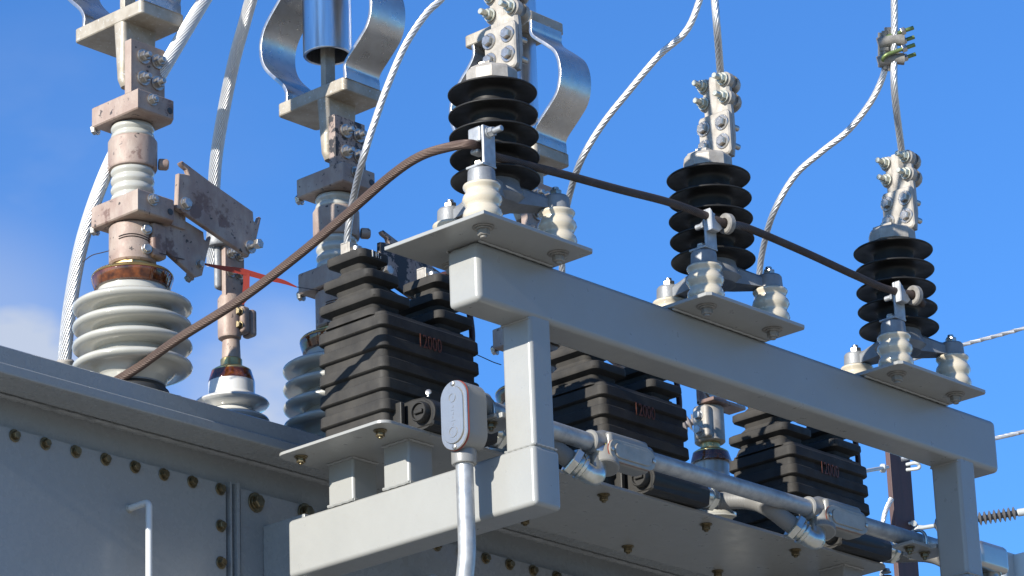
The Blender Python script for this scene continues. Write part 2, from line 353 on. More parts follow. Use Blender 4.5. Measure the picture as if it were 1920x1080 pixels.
for ax in AX:
    cx = ax+.5; m = MB(); c = 14
    poly = [(cx-156+c, -101), (cx+156-c*.5, -101), (cx+156, -101+c*.5), (cx+156, 159), (cx-156, 159), (cx-156, -101+c*.6), (cx-156+c*.6, -101)]
    if ax < 0: poly = [(cx-156, -101), (cx+156-7, -101), (cx+156, -94), (cx+156, 159), (cx-156, 159)]
    m.prism(poly, 'xy', 496.4, 504, .8)
    pl = m.build('mounting_plate', 'paint', fr)
    for yy in (-1, 83): m = MB(); m.sweep([Vector((x, yy, 494.5)) for x in range(int(max(cx-150, -134)), int(cx+150), 9)], lambda i, a: [((3+.8*sin(i*1.7))*cos(tau*k/6), (3+.6*sin(i*2.1))*sin(tau*k/6)) for k in range(6)]); m.build('weld_seam', 'paint', fr)
m = MB(); m.bolt((-2+38, 80, 345), (0, 1, 0), 8, 8, 11, stud=6); m.build('bolt', 'bolt', fr)

# ---------------------------------------------------------------- surge arresters
def arrester():
    ax, ay, Z = AX[0], 8, 504
    t = thing('surge_arrester', 'nearest black-shed arrester, on the near end plate of the beam, its top out of frame', 'surge arrester', (ax, ay, Z), 'black-shed surge arresters along the top beam')
    # housing
    pr = [(43, 96)]; top = 331
    for zc in (133, 178, 223, 268, 314):
        pr += [(43, zc-9), (44.5, zc-4), (49, zc-.5), (60, zc+.6), (78, zc-.8), (83, zc-3), (86, zc-3.2), (87.2, zc-1.6), (87.2, zc), (85.5, zc+1.4), (74, zc+4.5), (58, zc+8.5), (48, zc+12), (44, zc+17)]
    pr += [(43, top)]
    m = MB(); m.lathe(pr, (ax, ay, Z), (0, 0, 1), 72); m.build('shed_housing', 'rubber', t, ang=60)
    # octagonal top cap
    m = MB(); rs = []
    for rr, z in ((50, 330), (52.5, 332), (52, 354), (47, 361), (0.5, 363)):
        rs.append([(ax+rr*cos(tau*k/10+.12), ay+rr*sin(tau*k/10+.12), Z+z) for k in range(10)])
    m.rings(rs); m.lathe([(22, 361), (22, 366), (18, 368)], (ax, ay, Z), (0, 0, 1), 24); cap = m.build('top_cap', 'castlight', t, 25)
    m = MB(); m.hex((ax-14, ay+6, Z+366), (0, 0, 1), 12, 12); m.build('nut', 'bolt', cap)
    # base casting: hub, three arms, foot bosses
    feet = [(-105, -60), (104, -61), (0, 121)]
    m = MB(); m.lathe([(30, 74), (44, 78), (56, 92), (52, 104), (47, 118), (46, 124)], (ax, ay, Z), (0, 0, 1), 40)
    for fx, fy in feet:
        d = Vector((fx, fy, 0)); L = d.length; d.normalize(); n = Vector((-d.y, d.x, 0))
        rs = []
        for s, w, z0, z1 in ((18, 29, 78, 122), (50, 25, 78, 117), (L*.75, 17, 79, 107), (L, 14, 79, 105)):
            c = Vector((ax, ay, Z))+d*s
            rs.append([c+n*w+Vector((0, 0, z0)), c+n*w*.95+Vector((0, 0, z1-8)), c+n*w*.55+Vector((0, 0, z1)), c-n*w*.55+Vector((0, 0, z1)), c-n*w*.95+Vector((0, 0, z1-8)), c-n*w+Vector((0, 0, z0))])
        m.rings(rs)
        m.lathe([(25, 77), (27.5, 79), (26, 104), (23.5, 107.5), (8, 108)], (ax+fx, ay+fy, Z), (0, 0, 1), 28)
    m.build('base_casting', 'cast', t, 30)
    ip = [(28, 0), (31, 1), (35, 6), (38.2, 14), (36.5, 22), (32.5, 28), (32, 31), (34, 36), (38.6, 44), (37, 52), (33, 58), (31.5, 61), (33, 66), (35.8, 70), (36.4, 73), (35.6, 75.5), (30, 76.5)]
    ins = None
    for i, (fx, fy) in enumerate(feet):
        m = MB(); m.lathe(ip, (ax+fx, ay+fy, Z), (0, 0, 1), 44); m.build('foot_insulator', 'cream', t, 70)
        m = MB(); m.cyl((ax+fx, ay+fy, Z+107), (ax+fx, ay+fy, Z+109.5), 16, 24, .5); m.hex((ax+fx, ay+fy, Z+109.5), (0, 0, 1), 12.5, 12); m.cyl((ax+fx, ay+fy, Z+118), (ax+fx, ay+fy, Z+(128 if i else 124)), 7, 14, 1)
        m.build('nut', 'bolt', t)
        m = MB(); c = Vector((ax+fx, ay+fy, Z-7.8)); m.cyl(c, c-Vector((0, 0, 2.5)), 21, 28, .6); m.cyl(c-Vector((0, 0, 2.5)), c-Vector((0, 0, 5.5)), 16, 24, .8); m.hex(c-Vector((0, 0, 5.5)), (0, 0, -1), 12, 12); m.cyl(c-Vector((0, 0, 14)), c-Vector((0, 0, 22)), 6.5, 14, 1)
        m.build('bolt', 'castgrey', t)
    # terminal: bolted pad and the cable clamp behind it
    def L(x, y, z): return (ax+x, ay+y, Z+z)
    m = MB(); m.prism([(ay-46, Z+363), (ay-52, Z+370), (ay-51, Z+455), (ay-46, Z+462), (ay+26, Z+462), (ay+31, Z+456), (ay+31, Z+363)], 'yz', ax+14, ax+27, 3)
    m.box(*[ax-30, ax+20], *[ay-22, ay+30], Z+363.5, Z+372, 3); pad = m.build('terminal_pad', 'castlight', t)
    m = MB()
    rs = []
    for z, w, x0, x1 in ((364, 34, 28, 42), (405, 37, 28, 46), (462, 36, 28, 46), (496, 35, 26, 44), (536, 36, 26, 44), (549, 24, 28, 42)):
        yc = ay-9
        rs.append([(ax+x0+6, yc-w, Z+z), (ax+x0, yc-w+5, Z+z), (ax+x0, yc-15, Z+z), (ax+x0-6*(z > 450), yc-9, Z+z), (ax+x0-6*(z > 450), yc+9, Z+z), (ax+x0, yc+15, Z+z), (ax+x0, yc+w-5, Z+z), (ax+x0+6, yc+w, Z+z), (ax+x1, yc+w-3, Z+z), (ax+x1, yc-w+3, Z+z)])
    m.rings(rs)
    for z in (495, 535):
        for sy in (-1, 1):
            m.lathe([(14, 0), (17, 3), (17, 16), (13, 20)], L(24, -9+sy*27, z), (1, 0, 0), 24)
    cl = m.build('cable_clamp', 'castlight', t, 35)
    for z in (495, 535):      # rounded saddles on the far side
        m = MB(); prf = [(ay-9+38*cos(a), Z+z) for a in (0,)]
        pts = [Vector(L(48+30*sin(k*pi/16)-1, -9+30*cos(k*pi/16), z)) for k in range(17)]
        m.sweep([Vector(L(46, 24, z))]+pts+[Vector(L(46, -42, z))], lambda i, a: [(15*cos(tau*k/10), 8*sin(tau*k/10)) if False else (13*cos(tau*k/12), 15*sin(tau*k/12)) for k in range(12)])
        m.build('saddle', 'castlight', cl)
        for sy in (-1, 1):
            mb = MB(); mb.bolt(L(22, -9+sy*27, z), (-1, 0, 0), 11, 10, 14, 3, 17, 6.3); mb.build('clamp_bolt', 'boltgreen', cl)
    for z in (393, 435):
        for y in (-33, 16):
            mb = MB(); mb.bolt(L(14, y, z), (-1, 0, 0), 11.5, 9, 17, 2.5); mb.cyl(L(10, y, z), L(66, y, z), 6.5, 14, 1.5); mb.build('pad_bolt', 'bolt', pad)
    return t
ar = arrester()
ar2 = copy_tree(ar, (AX[1]-AX[0], 0, 0), 'middle black-shed arrester of the three along the grey beam')
ar3 = copy_tree(ar, (AX[2]-AX[0], 0, 0), 'farthest black-shed arrester, below the cable with the green-bolted parallel clamp')

# brackets that clip the brown cable
GC = {}
def clip(ax, flip, label):
    ox, oy, Z = ax-105, -52, 504+110
    t = thing('cable_clip', label, 'cable clip', (ox, oy, Z), 'brackets that clip the brown cable to the arrester feet')
    m = MB(); m.box(ox-20, ox+20, oy-22, oy+22, Z-1, Z+4.5, 2)
    m.box(ox-15, ox+19, oy-22, oy-15, Z+2, Z+82, 3, 3); m.build('strap', 'galv', t)
    m = MB(); m.cyl((ox, oy+4, Z+4), (ox, oy+4, Z+7), 13, 20, .5); m.hex((ox, oy+4, Z+7), (0, 0, 1), 10, 10); m.build('nut', 'bolt', t)
    zc = Z+56
    if not flip:
        m = MB(); m.box(ox-16, ox+14, oy-14, oy+18, zc-6, zc+26, 4, 3); m.box(ox-14, ox+12, oy-4, oy+16, zc-26, zc-16, 4, 3); m.build('clamp_block', 'galv', t)
        m = MB(); m.bolt((ox+2, oy-22, zc+12), (0, -1, 0), 10, 10, 12, 2.5, 20, 6); m.build('bolt', 'galv', t)
        GC[ax] = Vector((ox, oy+2, zc-11))
    else:
        zc += 4
        m = MB(); m.prism([(ox-16, zc-26), (ox-16, zc+20), (ox+20, zc-16), (ox+8, zc-26)], 'xz', oy-38, oy-22, 2)
        m.build('clamp_block', 'galv', t)
        m = MB(); pts = [(ox+24+4*0, oy-38+21*cos(a), zc-4+21*sin(a)) for a in [k*tau/20 for k in range(21)]]
        m.lathe([(10, -5), (10, 5), (12, 8), (19, 8), (21.5, 5), (21.5, -5), (19, -8), (12, -8), (10, -5)], (ox+30, oy-40, zc-4), (1, -.15, .1), 32, cap=False); m.build('clamp_ring', 'castgrey', t)
        m = MB(); m.bolt((ox-2, oy-14, zc-6), (0, 1, 0), 9, 9, 12, 2.5, 16, 6); m.build('bolt', 'galv', t)
        GC[ax] = Vector((ox+30, oy-40, zc-4))
clip(AX[0], False, 'galvanised bracket with square clamp block where the brown cable meets the nearest arrester')
clip(AX[1], True, 'galvanised bracket holding the brown cable in front of the middle arrester')
clip(AX[2], True, 'galvanised bracket holding the far end of the brown cable at the farthest arrester')

# brown ground cable
a0, a1, a2 = GC[AX[0]], GC[AX[1]], GC[AX[2]]
pp = [P(205, 722, 7010), P(228, 708, 6995), P(265, 685, 6980), P(335, 635, 6950), P(450, 562, 6910), P(560, 478, 6870), P(650, 402, 6835), P(735, 328, 6800), P(790, 292, 6778), P(845, 275, 6762), a0+Vector((-26, 2, 0)), a0, P(925, 292, 6775), P(975, 306, 6822), P(1060, 328, 6905), P(1160, 355, 7010), P(1250, 378, 7115), P(1310, 399, 7190), a1, P(1400, 427, 7290), P(1500, 469, 7415), P(1600, 515, 7545), P(1660, 541, 7625), a2, a2+Vector((30, -1, -14))]
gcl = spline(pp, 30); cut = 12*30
m = MB(); m.strand(gcl[:cut+1], 9.2, 18, 210, .10, 5); gc = tag(m.build('ground_cable', 'cucable'), 'long brown copper cable rising from the tank and running past all three arresters', 'cable')
m = MB(); m.strand(gcl[cut-2:], 8.2, 16, 180, .09, 5); m.build('shaded_length', 'cushade', gc)  # stretch past the arresters: its shaded side is painted in as darker strand

# aluminium cables
def cable(label, pts, r, lobes, pitch, n=40, extra=None):
    e = P(*pts[-1]); f = P(*pts[-2]); q = (e-f).normalized(); m = MB(); m.strand(spline([P(*p) for p in pts]+([] if extra else [e+q*260+Vector((0, 0, 60)), e+q*620+Vector((0, 0, 300)), e+q*900+Vector((0, 0, 900))]), n), r, lobes, pitch, .15 if lobes < 10 else .10, 8 if lobes < 10 else 5)
    return tag(m.build('stranded_cable', 'alcable'), label, 'cable', 'bare aluminium stranded cables')
cA = cable('thick bare aluminium cable curving up behind the big left-hand bushing', [(120, 700, 7210), (122, 660, 7210), (132, 570, 7215), (155, 450, 7225), (196, 330, 7240), (248, 225, 7260), (300, 140, 7280), (350, 55, 7300), (392, -15, 7320), (430, -80, 7340)], 14.5, 19, 300)
cB = cable('thick aluminium cable rising from the small bushing with the plain white neck', [(399, 500, 7570), (399, 465, 7570), (400, 390, 7570), (405, 300, 7565), (420, 205, 7560), (440, 110, 7550), (462, 30, 7540), (485, -60, 7530)], 13.5, 19, 280)
cC = cable('thin cable from the top terminal of the nearest black voltage transformer', [(650, 472, 7187), (653, 430, 7180), (663, 370, 7160), (680, 300, 7080), (702, 230, 7080), (727, 160, 7085), (760, 85, 7095), (800, 25, 7110), (850, -30, 7130)], 7.4, 7, 105)
cD = cable('thin cable rising behind the beam from the middle voltage transformer', [(1057, 610, 7643), (1055, 540, 7630), (1054, 480, 7610), (1058, 420, 7590), (1068, 365, 7560), (1090, 300, 7490), (1130, 233, 7480), (1180, 170, 7470), (1235, 105, 7460), (1285, 60, 7450), (1310, 5, 7450), (1325, -60, 7450)], 7.4, 7, 105)
cE = cable('thin cable joined by the parallel clamp to the line of the farthest arrester', [(1409, 727, 8086), (1413, 650, 8070), (1422, 535, 8040), (1430, 470, 8010), (1450, 400, 7940), (1490, 330, 7920), (1540, 285, 7900), (1590, 245, 7880), (1630, 195, 7860), (1653, 150, 7850), (1662, 115, 7848), (1665, 85, 7848), (1664, 60, 7848)], 7.4, 7, 105, extra=True)
A2 = Vector((AX[1]+50, -1, 504)); A3 = Vector((AX[2]+50, -1, 504))
def cable3(label, pts, r):
    q = (pts[-1]-pts[-2]).normalized(); m = MB(); m.strand(spline(pts+[pts[-1]+q*420, pts[-1]+q*900], 50), r, 8, 130, .15, 8); return tag(m.build('stranded_cable', 'alcable'), label, 'cable', 'bare aluminium stranded cables')
cable3('short cable going straight up from the clamp of the middle arrester', [A2+Vector((0, 0, 460)), A2+Vector((0, 0, 550)), P(1345, 60, 7410), P(1339, -10, 7410), P(1330, -90, 7410)], 8.2)
cable3('straight cable rising from the farthest arrester through the parallel clamp', [A3+Vector((0, 0, 460)), A3+Vector((0, 0, 550)), P(1678, 180, 7840), P(1676, 100, 7838), P(1677, 40, 7838), P(1676, -60, 7838)], 8.2)
A1 = Vector((AX[0]+50, -1, 504))
cable3('cable entering the clamp of the nearest arrester at the top edge of the picture', [A1+Vector((0, 0, 440)), A1+Vector((0, 0, 560)), A1+Vector((-30, 10, 800))], 8.2)

# parallel clamp
pc = P(1672, 92, 7840); t = thing('parallel_clamp', 'two-bolt parallel clamp with green U-bolts joining two aluminium cables', 'cable clamp', pc)
m = MB(); wl = lambda r, u, f=0: pc+RT*r+UP*u+FW*f
m.tube([wl(-16, -44), wl(-16, 40)], 6.5, 10); m.tube([wl(-25, -40), wl(-25, 36)], 5.5, 8); m.tube([wl(-8, -48, 6), wl(-8, 48, 6)], 8, 12)
m.tube([wl(-8, 0), wl(-26, 0)], 8, 8)
for dz in (-20, 21):
    m.tube([wl(-30, dz-9), wl(-12, dz-3), wl(4, dz), wl(16, dz-1), wl(24, dz-2), wl(27, dz-2)], 13.5, 14)
m.build('clamp_body', 'castgrey', t)
uax = (RT*.93+FW*.1+UP*.33).normalized()
for dz in (-20, 21):
    for s in (-1, 1):
        pass
    c = pc+Vector((0, 0, dz)); side = (FW*.75-UP*.55+RT*.3); side = (side-uax*side.dot(uax)).normalized()*15
    pts = [c+uax*54-side]+[c+uax*(-8)-side]+[c-uax*(8+15*sin(k*pi/10))-side*cos(k*pi/10) for k in range(1, 10)]+[c-uax*8+side, c+uax*54+side]
    m = MB(); m.tube(pts, 4.6, 12); u = m.build('u_bolt', 'green', t)
    m = MB()
    for s in (-1, 1): m.hex(c+uax*24+side*s, uax, 9.5, 10)
    m.build('nut', 'bolt', u)

# ---------------------------------------------------------------- voltage transformers
def vt():
    cx, cy, Z = 91, 434, 218.6
    t = thing('voltage_transformer', 'nearest black epoxy voltage transformer, at the left end of the shelf', 'voltage transformer', (cx, cy, Z), 'black ribbed voltage transformers on the shelf')
    lst = []; hx, hy = 142, 95
    lst += [(0, 0, 0, hx-8, hy-8, 14), (38, 0, 0, hx-8, hy-8, 14)]
    for top in (70, 114, 158, 202, 246):
        lst += [(top-27, 0, 0, hx-8, hy-8, 14), (top-25.5, 0, 0, hx-2.5, hy-2.5, 16), (top-23, 0, 0, hx, hy, 17), (top-3, 0, 0, hx-.6, hy-.6, 17), (top-.6, 0, 0, hx-3, hy-3, 15), (top, 0, 0, hx-8, hy-8, 14)]
    lst += [(254, 0, 0, hx-10, hy-10, 13), (256, 0, 0, hx-14, hy-14, 12)]
    L = [(Z+z, cx+a, cy+b, c, d, r) for z, a, b, c, d, r in lst]
    m = MB(); m.loft(L); m.build('body', 'epoxy', t, 32)
    for s in (-1, 1):
        lst = [(250, 88, 52, 72), (268, 90, 44, 66)]
        for top, c, a, b in ((302, 92, 53.5, 84), (349, 100, 48, 68), (395, 109, 42, 54)):
            lst += [(top-34, c-3, a-18, b-20), (top-25, c-2, a-16, b-18), (top-19, c-1, a-1.5, b-1.5), (top-14, c, a, b), (top-3, c, a-.5, b-.5), (top, c, a-5, b-5), (top+1, c, a-14, b-16)]
        lst += [(401, 109, 26, 36)]
        L = [(Z+z, cx+s*c+(0), cy+4, a, b, 15) for z, c, a, b in lst]
        m = MB(); m.loft(L); tw = m.build('shed_tower', 'epoxy', t, 32)
        tx = cx+s*110; tz = Z+401
        m = MB(); m.cyl((tx, cy+4, tz), (tx, cy+4, tz+16), 11, 16); m.build('terminal', 'bolt', tw)
        m = MB(); m.box(tx-13, tx+12, cy+12, cy+18, tz-2, tz+28, 1.5); m.box(tx-13, tx-8, cy+18, cy+38, tz-2, tz+28, 1); m.box(tx+7, tx+12, cy+18, cy+38, tz-2, tz+28, 1); m.box(tx-13, tx+12, cy+18, cy+38, tz-4, tz, 1); m.box(tx-13, tx+12, cy+18, cy+38, tz+25, tz+30, 1)
        m.build('wire_clamp', 'castlight', tw)
        if s < 0:
            m = MB(); m.bolt((tx+44, cy-10, Z+384), (1, 0, 0), 11, 9, 13); m.build('bolt', 'bolt', tw)
    # markings on the long face
    y = cy-hy-1.2
    for i, ch in enumerate('12000'): pass
    textmesh('rating_number', '12000', 40, 'orange', t, (cx-44, cy-hy-1.0, Z+196), (1, 0, 0), (0, 0, 1), sx=.68)
    textmesh('terminal_mark', 'H', 16, 'white', t, (cx-109-4, cy+4-54-.8, Z+379.5), (1, 0, 0), (0, 0, 1), sx=.8)
    textmesh('terminal_mark', '1', 9, 'white', t, (cx-109+8, cy+4-54-.8, Z+379), (1, 0, 0), (0, 0, 1))
    m = MB(); m.box(cx-109-13, cx-109-9, cy+4-55, cy-49, Z+379, Z+393, .3, 1); m.build('marking_bar', 'white', t)
    # low-voltage terminal box along the foot
    bx0, bx1, by, bz = cx-92, cx+96, 286, Z+32
    m = MB(); m.box(cx-112, cx-100, cy-hy-14, cy-hy+12, Z, Z+62, 3); m.box(cx+100, cx+112, cy-hy-14, cy-hy+12, Z, Z+62, 3)
    poly = [(by-26, bz-27), (by-30, bz+2), (by-20, bz+20), (by-2, bz+33), (by+30, bz+36), (by+56, bz+34), (by+56, bz-29), (by-20, bz-30)]
    m.prism(poly, 'yz', bx0, bx1, 4); m.lathe([(30, 0), (31, 4), (28, 150), (24, 186)], (bx0+2, by-2, bz-2), (1, 0, 0), 28)
    tb = m.build('terminal_box', 'epoxyd', t, 32)
    m = MB(); m.lathe([(21, 0), (21, -14), (19, -17), (17, -17), (16, -12)], (bx0+1, by-2, bz), (1, 0, 0), 32, True)
    m.box(bx0-17, bx0-9, by-13, by+9, bz-4, bz+4, 1, 1); m.build('plug', 'epoxyd', tb)
    for xx in (bx0+8, bx1-14):
        m = MB(); c = Vector((xx, by-8, bz+33)); m.cyl(c, c+Vector((0, -2, 8)), 2.2, 8, .3); m.lathe([(3, -2), (6, -1), (6, 2), (3, 3)], c+Vector((0, -2, 9)), (-.75, -.5, .2), 16); m.build('seal_screw', 'bolt', tb)
    m = MB(); c = Vector((bx1-2, by-2, bz-2))
    m.lathe([(20, 0), (24, 3), (25, 14), (23, 20)], c, (1, 0, 0), 28); m.hex(c+Vector((18, 0, 0)), (1, 0, 0), 29, 15); m.lathe([(21, 0), (23, 3), (20, 12)], c+Vector((33, 0, 0)), (1, 0, 0), 24)
    m.build('hose_nut', 'chrome', tb)
    # mounting bolts through the shelf
    for xx in (cx-165, cx+165):
        for yy in (331, 552):
            m = MB(); c = Vector((xx, yy, 210.6)); m.cyl(c, c-Vector((0, 0, 2.5)), 13.5, 24, .5); m.cyl(c-Vector((0, 0, 2.5)), c-Vector((0, 0, 4.5)), 10, 20, .5); m.hex(c-Vector((0, 0, 4.5)), (0, 0, -1), 9, 9); m.cyl(c-Vector((0, 0, 12)), c-Vector((0, 0, 17)), 4.5, 12, 1)
            m.build('mounting_bolt', 'zinc', t)
            m = MB(); m.bolt((xx, yy, 218.4), (0, 0, 1), 9, 7, 12); m.build('mounting_bolt', 'bolt', t)
    m = MB(); m.prism([(cx-180, Z), (cx-128, Z), (cx-128, Z+9), (cx-180, Z+9)], 'xz', 320, 565, 2); m.prism([(cx+128, Z), (cx+180, Z), (cx+180, Z+9), (cx+128, Z+9)], 'xz', 320, 565, 2)
    # lead bending down at the far end
    m = MB(); m.tube(spline([(cx+112, cy+4, Z+404), (cx+135, cy-20, Z+412), (cx+158, cy-38, Z+370), (cx+170, cy-42, Z+310), (cx+172, cy-40, Z+262), (cx+160, cy-30, Z+226), (cx+138, cy-20, Z+205)], 10), 6.5, 14); m.build('lead', 'lead', t)
    return t
v1 = vt()
v2 = copy_tree(v1, (655, 0, 0), 'middle black epoxy voltage transformer, seen through the frame right of the near post')
v3 = copy_tree(v1, (1290, 0, 0), 'farthest black epoxy voltage transformer, left of the rust-brown column')

# ---------------------------------------------------------------- rigid conduit with its fittings
CY, CZ = 140, 224
cn = thing('conduit', 'galvanised conduit running through the frame with grey junction bodies and flexible hoses', 'conduit', (0, CY, CZ))
LX = -56
m = MB(); m.cyl((-32, CY, CZ+5), (320, CY, CZ), 18, 32, 1.5); m.build('pipe', 'galv', cn)
m = MB(); m.cyl((493, CY, CZ), (1017, CY, CZ), 18, 32, 1.5); m.build('pipe', 'galv', cn)
m = MB(); m.cyl((1193, CY, CZ), (1660, CY, CZ), 18, 32, 1.5); m.build('pipe', 'galv', cn)
# down pipe
pts = [(LX, CY-12, 130), (LX, CY-12, 60), (LX, CY-12, 0), (LX, CY-12, -60), (LX, CY-8, -100), (LX, CY+6, -160), (LX, CY+30, -215), (LX, CY+70, -270), (LX, CY+120, -310), (LX, CY+200, -330), (LX, 690, -335)]
m = MB(); m.tube(spline(pts, 8), 17, 32); dp = m.build('pipe', 'galv', cn)
m = MB(); m.lathe([(17.3, 0), (18.2, 1), (18.2, 12), (17.3, 14)], (LX, CY-12, 94), (0, 0, 1), 32); m.build('paint_band', 'white', dp)
# elbow body facing the camera's left (oval cover towards -x)
def oval(m, x0, x1, yc, zc, hw, hh, seg=14, inset=0, z=None):
    pts = [(yc+(hw)*cos(a), zc+(hh-hw)+(hw)*sin(a)) for a in [k*pi/seg for k in range(seg+1)]]+[(yc+(hw)*cos(a), zc-(hh-hw)+(hw)*sin(a)) for a in [pi+k*pi/seg for k in range(seg+1)]]
    m.prism(pts, 'yz', x0, x1, min(1.5, abs(x1-x0)*.3)); return m
lb = MB(); LY, LZ = CY-20, 186
oval(lb, -82, -30, LY+1, LZ+2, 33, 68); lb.lathe([(23, 0), (24.5, 3), (24.5, 26), (22, 30)], (LX, CY-12, 96), (0, 0, 1), 32)
lb.lathe([(30, 0), (28, 14), (24, 26), (25, 30), (25, 42)], (-34, CY-8, CZ+6), (1, 0.05, 0), 32); lbo = lb.build('junction_body', 'grayfit', cn, 32)
m = MB(); oval(m, -86, -82.2, LY, LZ, 34.6, 69.8); m.build('gasket', 'gasket', lbo)
m = MB(); oval(m, -90, -86.2, LY, LZ, 34, 69); oval(m, -93, -89.8, LY, LZ, 26, 57)
m.lathe([(9, 0), (9, 1.2), (7.5, 1.2), (7.5, 0)], (-92.8, LY, LZ+34), (-1, 0, 0), 20); m.lathe([(11, 0), (11, 1.2), (9, 1.2), (9, 0)], (-92.8, LY, LZ-34), (-1, 0, 0), 20)
for k, (hh_, ww_) in enumerate(((9, 2), (3, 8), (8, 2), (9, 2), (3, 7), (8, 2))): m.box(-93.6, -92.8, LY-ww_/2-2*(k % 2), LY+ww_/2, LZ-19+k*7-hh_/4, LZ-19+k*7+hh_/4, 0)
cv = m.build('cover', 'cover', lbo)
for dz in (63, -63):
    m = MB(); m.lathe([(5, 0), (5, 2), (3, 3.5)], (-90, LY, LZ+dz), (-1, 0, 0), 14); m.build('screw', 'bolt', cv)
# T bodies
def tee(x0, x1, up, label=None):
    m = MB(); xc = (x0+x1)/2
    m.lathe([(22, 0), (25, 3), (25, 24), (31, 34), (31, x1-x0-34), (25, x1-x0-24), (25, x1-x0-3), (22, x1-x0)], (x0, CY, CZ), (1, 0, 0), 36)
    m.box(x0+28, x1-28, CY-34, CY+10, CZ-44, CZ+22, 9, 3)
    m.lathe([(27, 0), (27, 34), (28, 37), (28, 48), (25, 50)], (x0+46, CY-6, CZ-8), (-.35, -.25, -1), 30)
    b = m.build('junction_body', 'grayfit', cn, 32)
    Q = Matrix.Translation((xc, CY-35, CZ-2))
    def slab(y0, y1, hw, hh, mat, name, par):
        mm = MB(); pts = [(xc+(hh-hw)+hw*cos(a), CZ-19+hw*sin(a)) for a in [-pi/2+k*pi/12 for k in range(13)]]+[(xc-(hh-hw)+hw*cos(a), CZ-19+hw*sin(a)) for a in [pi/2+k*pi/12 for k in range(13)]]
        mm.prism(pts, 'xz', y0, y1, 1.2); return mm.build(name, mat, par)
    slab(CY-36.3, CY-34.5, 22.6, 70.6, 'gasket', 'gasket', b)
    c = slab(CY-41, CY-36.4, 23, 70, 'coverdull', 'cover', b); slab(CY-44, CY-40.8, 16, 56, 'coverdull', 'cover', b)
    for s in (-1, 1):
        m = MB(); m.lathe([(5, 0), (5, 2), (3, 3.5)], (xc+s*63, CY-41, CZ-19), (0, -1, 0), 14); m.build('screw', 'bolt', b)
    return b
tee(318, 495, 0); tee(1015, 1195, 0)
# end body beyond the far post
m = MB(); m.lathe([(24, 0), (30, 4), (31, 120), (24, 132)], (1560, CY, CZ+8), (1, 0, 0), 32); m.box(1600, 1712, CY-34, CY+20, CZ-28, CZ+36, 14, 3); e = m.build('junction_body', 'cover', cn)
m = MB(); m.bolt((1712, CY-8, CZ+6), (1, 0, 0), 4, 3, 5, 1); m.build('screw', 'darkmetal', e)
# flexible hoses with their nuts and elbows
def hose(xa, xb, zb=152):
    y0, z0 = 284, 248.6
    pts = [(xa, y0, z0), (xa+40, y0-6, z0-1), (xa+(xb-xa)*.5, y0-62, z0-22), (xb-60, y0-125, zb-4), (xb, y0-152, zb-16)]
    pts = [(xa, y0, z0), (xa+30, y0-3, z0), ((xa+xb)/2, y0-58, z0-7), (xb-60, y0-112, z0-34), (xb-8, y0-138, zb-4)]
    sp = spline(pts, 24)
    m = MB(); m.tube(sp, 19, 26, lambda a: .35*sin(a*.9)); h = m.build('flexible_hose', 'hose', cn)
    d = (sp[-1]-sp[-3]).normalized(); c = sp[-1]
    m = MB(); m.hex(c-d*4, d, 30, 17); m.lathe([(22, 0), (23, 3), (21, 9), (25, 10), (25, 16), (21, 18)], c+d*13, d, 28); m.build('hose_nut', 'chrome', h)
    e0 = c+d*30; up = Vector((.35, .10, 1)).normalized()
    m = MB(); ep = []
    tgt = Vector((xb+64, y0-146, zb+20))
    ep = spline([e0, e0+d*14, e0+d*30+up*9, tgt-up*12, tgt+up*6], 8)
    m.tube(ep, 20, 26); m.lathe([(24, 0), (25, 3), (25, 14), (23, 17)], tgt-up*4, up, 28); m.build('elbow', 'chrome', h)
    m = MB(); m.lathe([(25.5, 0), (26, 1), (26, 4), (25.5, 5)], tgt+up*14, up, 28); m.build('throat_ring', 'yellow', h)
hose(212, 280, 180); hose(867, 982, 180); hose(1502, 1612, 180)
# clamps holding the pipe to the posts
for px in (52, 1440):
    m = MB(); m.box(px-115 if px > 900 else px-58, px-20, 92, 150, CZ-30, CZ-22, 2); m.box(px-50, px+14, 79.5, 168, CZ-32, CZ-21, 2); b = m.build('clamp_bracket', 'paint', cn)
    m = MB(); m.tube([Vector((px-32, CY-24, CZ-34)), Vector((px-32, CY-24, CZ))]+[Vector((px-32, CY-24*cos(k*pi/14), CZ+24*sin(k*pi/14))) for k in range(1, 14)]+[Vector((px-32, CY+24, CZ)), Vector((px-32, CY+24, CZ-34))], 3.6, 10); m.build('u_bolt', 'chrome', b)
    m = MB(); m.bolt((px-40, 118, CZ-33), (0, 0, -1), 9, 8, 13, 2, 6); m.build('nut', 'zinc', b)
    if px > 900: m = MB(); m.bolt((px-95, 118, CZ-31), (0, 0, -1), 9, 8, 13, 2, 6); m.build('nut', 'zinc', b)

